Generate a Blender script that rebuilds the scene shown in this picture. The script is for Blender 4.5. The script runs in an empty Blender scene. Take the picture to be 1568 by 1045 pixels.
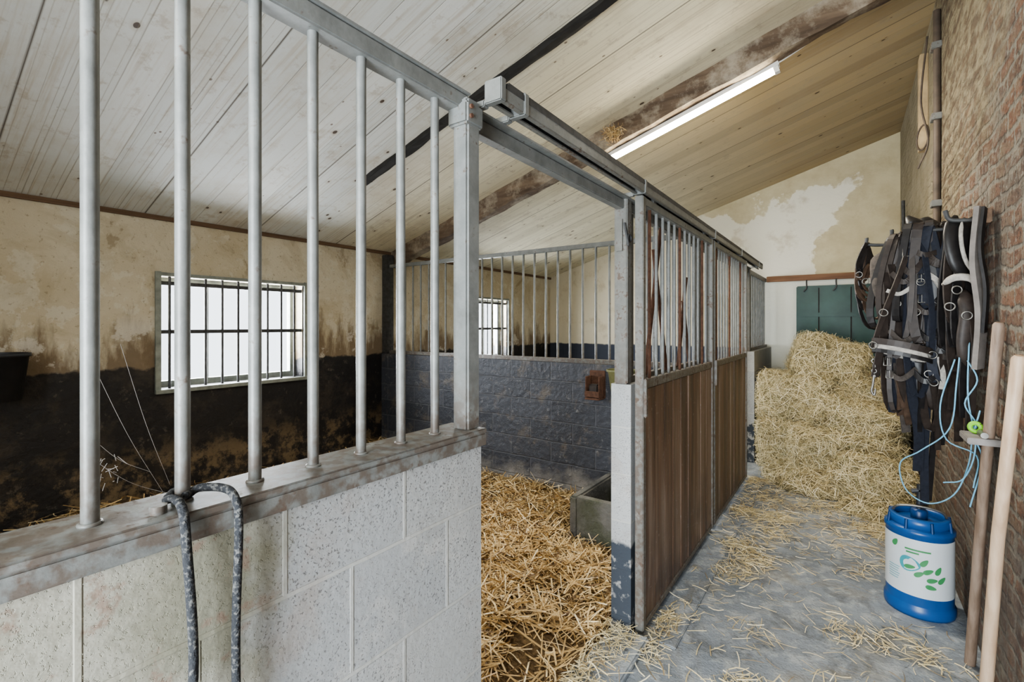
import bpy, math, random
import numpy as np
from mathutils import Vector, Matrix, noise as mnoise
random.seed(7); rng=np.random.default_rng(7)
scene=bpy.context.scene

# ------------------------------------------------------------------ dims
XB=-4.1; XR=0.48; YF=6.95; YN=-1.6
def cz(x): return 2.24+0.305*(x+4.1)

# ------------------------------------------------------------------ material helper
class M:
    def __init__(s,name,rough=0.8,metal=0.0,spec=None):
        s.mat=bpy.data.materials.new(name); s.mat.use_nodes=True
        s.nt=s.mat.node_tree; s.b=s.nt.nodes['Principled BSDF']
        s.b.inputs['Roughness'].default_value=rough; s.b.inputs['Metallic'].default_value=metal
        if spec is not None: s.b.inputs['Specular IOR Level'].default_value=spec
        tc=s.nt.nodes.new('ShaderNodeTexCoord'); s.obj=tc.outputs['Object']
        sp=s.nt.nodes.new('ShaderNodeSeparateXYZ'); s.nt.links.new(s.obj,sp.inputs[0])
        s.x,s.y,s.z=sp.outputs
    def si(s,sock,v):
        if isinstance(v,bpy.types.NodeSocket): s.nt.links.new(v,sock)
        else:
            if isinstance(v,tuple) and len(v)==3 and sock.type=='RGBA': v=v+(1,)
            sock.default_value=v
    def math(s,op,a,b=0.0,clamp=False):
        n=s.nt.nodes.new('ShaderNodeMath'); n.operation=op; n.use_clamp=clamp
        s.si(n.inputs[0],a); s.si(n.inputs[1],b); return n.outputs[0]
    def comb(s,x,y,z):
        n=s.nt.nodes.new('ShaderNodeCombineXYZ')
        for i,v in enumerate((x,y,z)): s.si(n.inputs[i],v)
        return n.outputs[0]
    def noise(s,scale,detail=4,vec=None,rough=0.55,dist=0.0):
        n=s.nt.nodes.new('ShaderNodeTexNoise'); s.si(n.inputs['Vector'],vec or s.obj)
        n.inputs['Scale'].default_value=scale; n.inputs['Detail'].default_value=detail
        n.inputs['Roughness'].default_value=rough; n.inputs['Distortion'].default_value=dist
        return n.outputs[0]
    def voro(s,scale,vec=None,out=0,rnd=1.0):
        n=s.nt.nodes.new('ShaderNodeTexVoronoi'); s.si(n.inputs['Vector'],vec or s.obj)
        n.inputs['Scale'].default_value=scale; n.inputs['Randomness'].default_value=rnd; return n.outputs[out]
    def rng(s,v,a,b,c=0.0,d=1.0):
        n=s.nt.nodes.new('ShaderNodeMapRange'); s.si(n.inputs[0],v)
        for i,q in enumerate((a,b,c,d)): n.inputs[i+1].default_value=q
        return n.outputs[0]
    def mix(s,f,a,b,bl='MIX'):
        n=s.nt.nodes.new('ShaderNodeMix'); n.data_type='RGBA'; n.blend_type=bl
        s.si(n.inputs[0],f); s.si(n.inputs[6],a); s.si(n.inputs[7],b); return n.outputs[2]
    def white(s,v):
        n=s.nt.nodes.new('ShaderNodeTexWhiteNoise'); n.noise_dimensions='1D'; s.si(n.inputs['W'],v); return n.outputs[0]
    def island(s):
        n=s.nt.nodes.new('ShaderNodeNewGeometry'); return n.outputs['Random Per Island']
    def brick(s,vec,w,h,mort,c1,c2,cm,smooth=0.1,bias=0.0):
        n=s.nt.nodes.new('ShaderNodeTexBrick'); s.si(n.inputs['Vector'],vec)
        s.si(n.inputs['Color1'],c1); s.si(n.inputs['Color2'],c2); s.si(n.inputs['Mortar'],cm)
        n.inputs['Scale'].default_value=1; n.inputs['Mortar Size'].default_value=mort
        n.inputs['Mortar Smooth'].default_value=smooth; n.inputs['Bias'].default_value=bias
        n.inputs['Brick Width'].default_value=w; n.inputs['Row Height'].default_value=h
        return n.outputs[0],n.outputs[1]
    def col(s,c): s.si(s.b.inputs['Base Color'],c); return s
    def rough(s,v): s.si(s.b.inputs['Roughness'],v); return s
    def bump(s,h,strength=0.5,dist=0.01):
        n=s.nt.nodes.new('ShaderNodeBump'); n.inputs['Strength'].default_value=strength
        n.inputs['Distance'].default_value=dist; s.si(n.inputs['Height'],h)
        s.nt.links.new(n.outputs[0],s.b.inputs['Normal']); return s

def simple(name,c,rough=0.6,metal=0,var=0.25,scale=20,bump=0.0):
    m=M(name,rough,metal); f=m.noise(scale,4)
    d=tuple(q*(1-var) for q in c); e=tuple(min(1,q*(1+var*0.6)) for q in c)
    m.col(m.mix(m.rng(f,0.3,0.7),d,e))
    if bump: m.bump(f,bump,0.005)
    return m.mat

def mat_steel(name,rust=0.63,base=(0.20,0.208,0.20)):
    m=M(name,0.45,0.1)
    n1=m.noise(13,6,rough=0.65); n2=m.noise(75,4)
    f=m.rng(m.math('ADD',m.math('MULTIPLY',n1,0.62),m.math('MULTIPLY',n2,0.42)),rust-0.02,rust+0.05,0,0.8)
    c=m.mix(m.rng(n1,0.35,0.7),tuple(q*0.78 for q in base),tuple(q*1.2 for q in base))
    low=m.math('MULTIPLY',m.rng(m.z,1.17,1.34,0.75,0),m.rng(m.noise(40,4),0.40,0.56))
    c=m.mix(low,c,(0.12,0.09,0.07))
    m.col(m.mix(f,c,(0.12,0.08,0.058))); m.rough(m.rng(f,0,1,0.45,0.85)); m.bump(n2,0.2,0.003)
    return m.mat
STEEL=mat_steel('grey_painted_steel'); RUSTY=mat_steel('worn_painted_steel',0.575,(0.185,0.185,0.17))
RUST=simple('rusted_iron',(0.13,0.065,0.04),0.85,0.1,0.4,40,0.4)
BLACKSTEEL=simple('dark_weathered_track',(0.065,0.065,0.065),0.6,0.1,0.4,30,0.2)

def mat_concrete():
    m=M('concrete_floor',0.75)
    n1=m.noise(1.6,6); n2=m.noise(11,6,rough=0.65); n3=m.noise(90,3)
    c=m.mix(m.rng(n1,0.35,0.68),(0.20,0.23,0.265),(0.33,0.365,0.405))
    c=m.mix(m.rng(n2,0.48,0.62,0,0.75),c,(0.46,0.485,0.50))
    c=m.mix(m.rng(m.noise(5,7,rough=0.72,dist=0.6),0.52,0.63,0,0.75),c,(0.145,0.155,0.165))
    c=m.mix(m.rng(n3,0.56,0.72,0,0.6),c,(0.15,0.155,0.16))
    d=m.rng(m.noise(3.0,5,dist=1.0),0.53,0.70,0,0.55)
    c=m.mix(d,c,(0.26,0.225,0.155))
    m.col(c); m.bump(m.math('ADD',n2,m.math('MULTIPLY',n3,0.4)),0.6,0.015); return m.mat
CONC=mat_concrete()

def mat_blockwhite():
    m=M('whitewashed_block',0.9)
    wob=m.math('MULTIPLY',m.math('SUBTRACT',m.noise(6,2),0.5),0.008)
    vec=m.comb(m.math('ADD',m.math('ADD',m.y,m.x),0.075),m.math('ADD',m.math('ADD',m.z,wob),0.145),0.0)
    col,fac=m.brick(vec,0.28,0.222,0.0055,(0.42,0.425,0.42),(0.36,0.37,0.375),(0.44,0.44,0.42),0.4)
    pit=m.noise(185,3,rough=0.65); big=m.noise(2.2,5)
    pitf=m.rng(pit,0.585,0.64); dens=m.rng(m.noise(5,5,rough=0.6),0.36,0.58,0.15,1)
    pf=m.math('MULTIPLY',m.math('MULTIPLY',pitf,dens),m.math('SUBTRACT',1.0,fac))
    c=m.mix(m.rng(big,0.45,0.65,0,0.5),col,(0.34,0.33,0.305))
    c=m.mix(m.rng(m.noise(9,5,rough=0.7),0.55,0.66,0,0.5),c,(0.51,0.50,0.475))
    c=m.mix(m.rng(m.noise(3.3,6,rough=0.7),0.56,0.68,0,0.4),c,(0.34,0.275,0.225))
    c=m.mix(m.rng(m.noise(1.8,7,rough=0.72,dist=0.4),0.55,0.64,0,0.3),c,(0.25,0.24,0.23))
    c=m.mix(m.math('MULTIPLY',pf,0.8),c,(0.11,0.105,0.10))
    mf=m.rng(m.math('ADD',m.y,m.math('MULTIPLY',m.noise(7,3),0.3)),0.55,0.64,1,0)
    c=m.mix(m.math('MULTIPLY',mf,0.85),c,m.mix(m.rng(m.noise(4,5),0.4,0.6),(0.21,0.20,0.135),(0.39,0.375,0.31)))
    sp=m.rng(m.noise(17,5,rough=0.7),0.56,0.64,0,0.7)
    c=m.mix(m.math('MULTIPLY',sp,mf),c,(0.24,0.16,0.12))
    blk=m.math('MULTIPLY',m.rng(m.math('ADD',m.z,m.math('MULTIPLY',m.noise(25,3),0.05)),0.43,0.45,1,0),m.rng(m.y,1.6,1.7))
    c=m.mix(blk,c,m.mix(m.rng(m.noise(20,4),0.55,0.65),(0.045,0.055,0.07),(0.35,0.35,0.34)))
    m.col(c)
    h=m.math('SUBTRACT',m.math('MULTIPLY',m.noise(60,3),0.4),m.math('MULTIPLY',pf,0.9))
    h=m.math('ADD',h,m.math('MULTIPLY',fac,0.4))
    m.bump(h,0.55,0.006); return m.mat
BLOCKW=mat_blockwhite()

def mat_blockdark():
    m=M('tarred_block',0.55)
    wob=m.math('MULTIPLY',m.math('SUBTRACT',m.noise(4,2),0.5),0.02)
    vec=m.comb(m.math('ADD',m.x,m.y),m.math('ADD',m.z,wob),0.0)
    col,fac=m.brick(vec,0.40,0.165,0.007,(0.045,0.050,0.063),(0.072,0.078,0.096),(0.095,0.10,0.115),0.5)
    c=m.mix(m.rng(m.noise(5,6,rough=0.7),0.54,0.66,0,0.8),col,(0.15,0.13,0.11))
    c=m.mix(m.rng(m.noise(26,5,rough=0.7),0.60,0.68,0,0.5),c,(0.27,0.27,0.27))
    sm=m.math('MULTIPLY',m.rng(m.math('SUBTRACT',m.z,m.math('MULTIPLY',m.noise(6,4),0.3)),0.0,0.14,1,0),0.8)
    c=m.mix(sm,c,(0.33,0.31,0.28))
    m.col(c); m.bump(m.math('SUBTRACT',m.noise(22,5),m.math('MULTIPLY',fac,0.5)),0.8,0.015); return m.mat
BLOCKD=mat_blockdark()

def mat_plaster(name,light,tan,dirty=True,blackto=1.14):
    m=M(name,0.85)
    a=m.noise(1.3,6,rough=0.6); b=m.noise(6,6,rough=0.65)
    vst=m.noise(1.0,6,vec=m.comb(m.math('MULTIPLY',m.y,5.0),m.math('MULTIPLY',m.x,5.0),m.math('MULTIPLY',m.z,1.2)),rough=0.65)
    c=m.mix(m.rng(a,0.38,0.62),light,tan)
    c=m.mix(m.rng(b,0.55,0.58,0,0.5),c,(0.66,0.635,0.54))
    big=m.noise(2.4,8,rough=0.68,dist=0.6)
    c=m.mix(m.rng(big,0.50,0.56,0,0.35),c,(0.40,0.34,0.225))
    c=m.mix(m.rng(big,0.60,0.64,0,0.55),c,(0.27,0.20,0.12))
    up=m.math('ADD',m.z,m.math('MULTIPLY',m.math('SUBTRACT',vst,0.5),1.6))
    c=m.mix(m.rng(up,1.20,1.42,0.85,0),c,(0.165,0.115,0.07))
    eff=m.math('MULTIPLY',m.rng(m.z,1.42,1.55,1,0),m.rng(m.noise(3.5,6,rough=0.7),0.56,0.60,0,0.6))
    c=m.mix(eff,c,(0.66,0.63,0.56))
    c=m.mix(m.rng(m.noise(30,5,rough=0.7),0.58,0.66,0,0.5),c,(0.22,0.165,0.10))
    edge=m.math('ADD',m.z,m.math('MULTIPLY',m.math('SUBTRACT',m.noise(9,5),0.5),0.10))
    bf=m.rng(edge,blackto-0.005,blackto+0.012,1,0)
    blk=m.mix(m.rng(m.noise(4,6,rough=0.7),0.50,0.70,0,0.8),(0.018,0.017,0.018),(0.065,0.052,0.04))
    blk=m.mix(m.rng(m.noise(13,6,rough=0.72),0.60,0.66,0,0.5),blk,(0.13,0.11,0.09))
    lowd=m.math('MULTIPLY',m.rng(m.z,0.42,0.66,1,0),m.rng(m.noise(7,7,rough=0.75),0.48,0.58))
    blk=m.mix(m.math('MULTIPLY',lowd,0.7),blk,(0.24,0.175,0.10))
    c=m.mix(bf,c,blk)
    m.col(c); m.rough(m.rng(bf,0,1,0.9,0.5)); m.bump(m.math('ADD',m.math('ADD',b,big),m.math('MULTIPLY',m.noise(40,3),0.3)),0.6,0.02); return m.mat
PL_BACK=mat_plaster('cream_plaster_tarred_base',(0.62,0.57,0.45),(0.51,0.445,0.32))
def mat_far():
    m=M('old_cream_limewash',0.88)
    a=m.noise(1.1,7,rough=0.6); b=m.noise(7,5)
    c=m.mix(m.rng(b,0.4,0.7),(0.60,0.535,0.36),(0.52,0.45,0.29))
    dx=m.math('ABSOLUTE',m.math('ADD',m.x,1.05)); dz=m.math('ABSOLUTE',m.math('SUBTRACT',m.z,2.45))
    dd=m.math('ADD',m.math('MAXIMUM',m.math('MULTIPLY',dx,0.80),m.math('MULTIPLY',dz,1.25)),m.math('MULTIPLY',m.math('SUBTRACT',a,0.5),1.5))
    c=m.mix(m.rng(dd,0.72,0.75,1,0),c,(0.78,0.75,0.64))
    c=m.mix(m.rng(m.x,-1.9,-1.5,1,0),c,(0.72,0.66,0.52))
    c=m.mix(m.rng(m.noise(3,6,rough=0.7),0.54,0.66,0,0.45),c,(0.42,0.34,0.21))
    lw=m.math('MULTIPLY',m.rng(m.z,2.0,2.04,1,0),m.rng(m.x,-1.0,-0.9))
    c=m.mix(lw,c,(0.68,0.68,0.60))
    bf=m.math('MULTIPLY',m.rng(m.math('ADD',m.z,m.math('MULTIPLY',b,0.05)),1.17,1.19,1,0),m.rng(m.x,-0.9,-0.85,1,0))
    c=m.mix(bf,c,(0.05,0.06,0.085))
    m.col(c); m.bump(m.math('ADD',b,a),0.4,0.02); return m.mat
PL_FAR=mat_far()

def mat_brick():
    m=M('old_red_brick',0.92)
    wz=m.math('MULTIPLY',m.math('SUBTRACT',m.noise(3.5,6,rough=0.62),0.5),0.11)
    wy=m.math('MULTIPLY',m.math('SUBTRACT',m.noise(7,6,vec=m.comb(m.z,m.y,3.0),rough=0.6),0.5),0.18)
    yy=m.math('ADD',m.y,wy); zz=m.math('ADD',m.z,wz)
    vec=m.comb(yy,zz,0.0)
    col,fac=m.brick(vec,0.20,0.072,0.014,(0.37,0.175,0.10),(0.21,0.12,0.085),(0.44,0.395,0.32),0.7)
    pn=m.noise(1.0,2,vec=m.comb(m.math('MULTIPLY',yy,9.0),m.math('MULTIPLY',zz,22.0),0.0))
    rr=m.noise(38,6,rough=0.8)
    c=m.mix(m.rng(pn,0.46,0.60,0,0.7),col,m.mix(fac,(0.40,0.28,0.18),(0.46,0.41,0.33)))
    c=m.mix(m.rng(pn,0.42,0.36,0,0.65),c,(0.15,0.10,0.075))
    c=m.mix(m.rng(m.noise(4,7,rough=0.72,dist=0.4),0.50,0.58,0,0.75),c,(0.47,0.425,0.345))
    c=m.mix(m.rng(m.noise(2.2,7,rough=0.7,vec=m.comb(m.z,m.y,7.0)),0.52,0.64,0,0.55),c,(0.20,0.155,0.12))
    c=m.mix(m.rng(rr,0.55,0.62,0,0.75),c,(0.55,0.50,0.42))
    c=m.mix(m.rng(rr,0.39,0.45,0.8,0),c,(0.075,0.053,0.04))  # shadowed gaps and hollows painted dark into the low spots
    up=m.rng(m.math('ADD',m.math('ADD',m.z,m.math('MULTIPLY',m.math('SUBTRACT',m.noise(3,5),0.5),2.0)),m.math('MULTIPLY',m.math('SUBTRACT',m.y,2.9),0.55)),2.05,2.75,0,0.85)
    st=m.math('MULTIPLY',m.rng(m.noise(1.0,5,vec=m.comb(m.math('MULTIPLY',yy,7.0),m.math('MULTIPLY',zz,16.0),3.0),rough=0.65),0.42,0.58),1.0)
    c=m.mix(up,c,m.mix(st,(0.22,0.155,0.09),(0.56,0.475,0.30)))
    far=m.rng(m.math('ADD',m.y,m.math('MULTIPLY',m.noise(5,3),0.4)),4.45,4.6)
    c=m.mix(far,c,m.mix(m.rng(m.noise(4,4),0.4,0.6),(0.54,0.46,0.30),(0.64,0.56,0.40)))
    lowm=m.math('MULTIPLY',m.rng(m.z,0.5,1.2,1,0),m.rng(m.noise(5,5),0.35,0.6))
    c=m.mix(m.math('MULTIPLY',lowm,0.6),c,(0.23,0.195,0.175))
    m.col(c)
    h=m.math('SUBTRACT',m.math('ADD',m.math('MULTIPLY',rr,1.4),m.math('MULTIPLY',pn,1.0)),m.math('MULTIPLY',fac,0.9))
    h=m.math('ADD',h,m.math('MULTIPLY',m.math('MULTIPLY',st,up),1.0))
    m.bump(h,1.0,0.04); return m.mat
BRICK=mat_brick()

def mat_ceiling():
    m=M('painted_ceiling_boards',0.65)
    W=0.155
    yy=m.math('ADD',m.y,m.math('MULTIPLY',m.x,0.02))
    q=m.math('DIVIDE',m.math('ADD',yy,5.0),W); fr=m.math('FRACT',q); idn=m.math('FLOOR',q)
    rnd=m.white(idn)
    groove=m.math('ADD',m.rng(fr,0.0,0.022,1,0),m.rng(fr,0.978,1.0,0,1))
    bead=m.math('MULTIPLY',m.rng(m.math('ABSOLUTE',m.math('SUBTRACT',m.math('FRACT',m.math('MULTIPLY',q,3.0)),0.5)),0.0,0.06,1,0),m.math('GREATER_THAN',m.math('FRACT',m.math('MULTIPLY',rnd,7.3)),0.68))
    q2=m.math('DIVIDE',m.math('ADD',yy,5.0),W*5); f2=m.math('FRACT',q2)
    seam=m.math('ADD',m.rng(f2,0.0,0.010,1,0),m.rng(f2,0.990,1.0,0,1))
    grain=m.noise(1.0,6,vec=m.comb(m.math('MULTIPLY',m.x,1.6),m.math('MULTIPLY',m.y,38.0),rnd),rough=0.65)
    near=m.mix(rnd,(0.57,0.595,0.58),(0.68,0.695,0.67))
    mid=m.mix(rnd,(0.77,0.72,0.55),(0.67,0.62,0.46))  # creamier boards, with the tube's warm light put into the colour
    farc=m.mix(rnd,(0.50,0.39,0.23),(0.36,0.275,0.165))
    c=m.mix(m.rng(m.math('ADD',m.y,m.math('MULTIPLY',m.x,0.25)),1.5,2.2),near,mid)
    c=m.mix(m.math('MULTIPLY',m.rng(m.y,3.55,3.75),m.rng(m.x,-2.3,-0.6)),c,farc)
    c=m.mix(m.rng(grain,0.51,0.68,0,0.5),c,(0.41,0.345,0.25))
    c=m.mix(m.rng(m.noise(1.3,7,rough=0.65),0.48,0.70,0,0.55),c,(0.42,0.35,0.24))
    c=m.mix(m.rng(m.noise(9,6,rough=0.75),0.56,0.65,0,0.45),c,(0.36,0.30,0.22))
    kv=m.comb(m.math('MULTIPLY',m.x,1.3),m.math('MULTIPLY',m.y,1.9),0.0)
    wob=m.math('MULTIPLY',m.math('SUBTRACT',m.noise(20,2),0.5),0.05)
    kd=m.math('ADD',m.voro(3.1,vec=kv),wob)
    c=m.mix(m.rng(kd,0.06,0.17,0.4,0),c,(0.33,0.25,0.14))
    c=m.mix(m.rng(kd,0.064,0.078,0.95,0),c,(0.050,0.027,0.015))
    kd2=m.math('ADD',m.voro(4.7,vec=m.comb(m.math('ADD',m.math('MULTIPLY',m.x,1.2),7.3),m.math('ADD',m.math('MULTIPLY',m.y,1.7),2.1),0.0)),wob)
    c=m.mix(m.rng(kd2,0.045,0.065,0.8,0),c,(0.11,0.065,0.035))
    c=m.mix(m.math('MULTIPLY',groove,0.45),c,(0.22,0.18,0.12))
    c=m.mix(m.math('MULTIPLY',bead,0.38),c,(0.28,0.23,0.16))
    c=m.mix(m.math('MULTIPLY',seam,0.9),c,(0.07,0.05,0.035))
    m.col(c)
    m.bump(m.math('SUBTRACT',m.math('MULTIPLY',grain,0.25),m.math('ADD',groove,m.math('MULTIPLY',bead,0.4))),0.4,0.01); return m.mat
CEIL=mat_ceiling()

def mat_wood(name,a,b,axis='z',sc=30,rough=0.55,wear=None):
    m=M(name,rough)
    k={'x':(1.2,sc,sc),'y':(sc,1.2,sc),'z':(sc,sc,1.2)}[axis]
    g=m.noise(1.0,5,vec=m.comb(m.math('MULTIPLY',m.x,k[0]),m.math('MULTIPLY',m.y,k[1]),m.math('MULTIPLY',m.z,k[2])),rough=0.6)
    c=m.mix(m.rng(g,0.35,0.68),a,b)
    if wear: c=m.mix(m.rng(m.noise(4,7,rough=0.72),wear[1],wear[1]+wear[3],0,wear[2]),c,wear[0])
    m.col(c); m.bump(g,0.3,0.004); return m.mat
def mat_door():
    m=M('varnished_door_planks',0.42)
    g=m.noise(1.0,6,vec=m.comb(m.x,m.math('MULTIPLY',m.y,30.0),m.math('MULTIPLY',m.z,1.3)),rough=0.65)
    s2=m.noise(1.0,4,vec=m.comb(m.x,m.math('MULTIPLY',m.y,9.0),m.math('MULTIPLY',m.z,0.7)),rough=0.6)
    c=m.mix(m.rng(g,0.35,0.68),(0.095,0.052,0.034),(0.225,0.135,0.09))
    c=m.mix(m.rng(s2,0.50,0.62,0,0.6),c,(0.30,0.225,0.18))
    c=m.mix(m.rng(s2,0.47,0.40,0,0.7),c,(0.055,0.035,0.027))
    c=m.mix(m.math('MULTIPLY',m.rng(m.z,0.1,0.5,0.7,0),m.rng(m.noise(5,4),0.4,0.6)),c,(0.07,0.05,0.04))
    c=m.mix(m.rng(m.noise(35,5,rough=0.7),0.62,0.68,0,0.5),c,(0.36,0.33,0.30))
    m.col(c); m.rough(m.rng(g,0.3,0.7,0.35,0.6)); m.bump(g,0.4,0.005); return m.mat
DOORW=mat_door()
BEAMW=mat_wood('limewashed_beam',(0.075,0.05,0.033),(0.19,0.135,0.09),'x',14,0.85,((0.42,0.37,0.29),0.46,0.65,0.16))
BROWNW=mat_wood('brown_timber',(0.10,0.06,0.035),(0.20,0.125,0.075),'y',25,0.75)
BROWNX=mat_wood('brown_timber_rail',(0.14,0.07,0.04),(0.28,0.15,0.08),'x',25,0.75)
POLE_D=mat_wood('weathered_handle',(0.20,0.14,0.10),(0.36,0.27,0.21),'z',40,0.6)
POLE_L=mat_wood('ash_handle',(0.46,0.32,0.21),(0.62,0.47,0.34),'z',40,0.5)
DARKGAP=simple('near_black_gap',(0.018,0.016,0.014),0.8,0,0.3,20,0.3)  # near-black colour for the ceiling gap and door joints
STONE=M('mossy_stone_trough',0.9); _f=STONE.noise(12,6,rough=0.7)
STONE.col(STONE.mix(STONE.rng(STONE.noise(5,5),0.50,0.64,0,0.7),STONE.mix(_f,(0.075,0.072,0.065),(0.26,0.25,0.225)),(0.07,0.08,0.04))); STONE.bump(_f,1.0,0.03); STONE=STONE.mat
def mat_strand(name,cs,rough=0.5):
    m=M(name,rough); r=m.island()
    c=m.mix(r,cs[0],cs[1]); r2=m.math('FRACT',m.math('MULTIPLY',r,17.3))
    c=m.mix(m.rng(r2,0.70,0.95),c,cs[2]); c=m.mix(m.rng(m.math('FRACT',m.math('MULTIPLY',r,31.7)),0.84,0.9),c,cs[3])
    m.col(c); return m.mat
STRAW=mat_strand('golden_straw',((0.48,0.315,0.13),(0.75,0.555,0.285),(0.93,0.79,0.52),(0.17,0.10,0.045)))
LOOSE=mat_strand('pale_loose_straw',((0.58,0.48,0.27),(0.78,0.67,0.42),(0.92,0.84,0.62),(0.38,0.28,0.15)))
HAY=mat_strand('meadow_hay',((0.50,0.40,0.21),(0.76,0.65,0.40),(0.92,0.84,0.62),(0.30,0.28,0.15)))
def mat_bed(name,a,b,d):
    m=M(name,0.9); n=m.noise(38,5,rough=0.7); c=m.mix(m.rng(n,0.35,0.65),a,b)
    c=m.mix(m.rng(m.noise(3,4),0.58,0.72,0,0.6),c,d); m.col(c); m.bump(n,0.9,0.03); return m.mat
BED=mat_bed('straw_bedding_base',(0.11,0.07,0.035),(0.28,0.19,0.095),(0.09,0.065,0.045))
HAYB=mat_bed('hay_base',(0.18,0.145,0.07),(0.36,0.29,0.155),(0.17,0.15,0.075))
BLUE=simple('blue_plastic',(0.012,0.085,0.28),0.35,0,0.2,6)
BLUED=simple('dark_blue_plastic',(0.01,0.05,0.16),0.4,0,0.2,6)
LABEL=simple('white_label',(0.62,0.66,0.68),0.5,0,0.05,6)
GREEN=simple('leaf_green_print',(0.06,0.27,0.10),0.5,0,0.1,6)
TEALP=simple('teal_print',(0.06,0.33,0.38),0.5,0,0.1,6)
LEATH=simple('black_leather',(0.018,0.016,0.016),0.45,0,0.4,30,0.2)
LEATHB=simple('brown_leather',(0.038,0.028,0.023),0.55,0,0.4,30,0.2)
WEB=simple('navy_webbing',(0.016,0.019,0.030),0.75,0,0.3,60,0.3)
PADG=simple('grey_felt_pad',(0.075,0.063,0.055),0.95,0,0.35,50,0.5)
FLEECE=simple('pale_fleece',(0.42,0.39,0.35),0.95,0,0.3,60,0.6)
TWINE=simple('light_blue_twine',(0.18,0.42,0.58),0.6,0,0.2,60)
ROPEG=M('braided_grey_rope',0.9); _n=ROPEG.noise(150,2)
ROPEG.col(ROPEG.mix(ROPEG.rng(_n,0.50,0.68),(0.022,0.024,0.028),(0.13,0.13,0.125))); ROPEG.bump(_n,0.8,0.004); ROPEG=ROPEG.mat
METAL=simple('tarnished_fittings',(0.26,0.25,0.23),0.4,0.8,0.3,20)
TEAL=simple('teal_enamel',(0.03,0.13,0.13),0.4,0,0.2,10)
WHITEP=simple('white_plastic',(0.75,0.74,0.70),0.4,0,0.05,10)
FRAMEP=simple('weathered_grey_frame_paint',(0.26,0.28,0.25),0.6,0,0.35,14,0.2)
BLACKP=simple('black_rubber',(0.03,0.033,0.04),0.5,0,0.3,10)
LIME=simple('lime_tape',(0.25,0.60,0.05),0.5,0,0.1,10)
WEBM=simple('cobweb_silk',(0.40,0.38,0.36),0.9,0,0.1,10)
m=M('green_painted_door',0.40,0,0.35); m.col(m.mix(m.rng(m.noise(3,5),0.4,0.66),(0.007,0.040,0.030),(0.018,0.07,0.054))); m.bump(m.noise(2,2),0.3,0.03); GDOOR=m.mat
m=M('lit_fluorescent_tube'); m.b.inputs['Emission Color'].default_value=(1.0,0.90,0.66,1); m.b.inputs['Emission Strength'].default_value=32; m.col((1,1,1)); TUBE=m.mat
g=bpy.data.materials.new('window_glass'); g.use_nodes=True; nt=g.node_tree; nt.nodes.clear()
o=nt.nodes.new('ShaderNodeOutputMaterial'); mx=nt.nodes.new('ShaderNodeMixShader'); tr=nt.nodes.new('ShaderNodeBsdfTransparent'); gl=nt.nodes.new('ShaderNodeBsdfGlossy')
gl.inputs['Roughness'].default_value=0.05; mx.inputs[0].default_value=0.06
nt.links.new(tr.outputs[0],mx.inputs[1]); nt.links.new(gl.outputs[0],mx.inputs[2]); nt.links.new(mx.outputs[0],o.inputs[0]); GLASS=g

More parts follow.
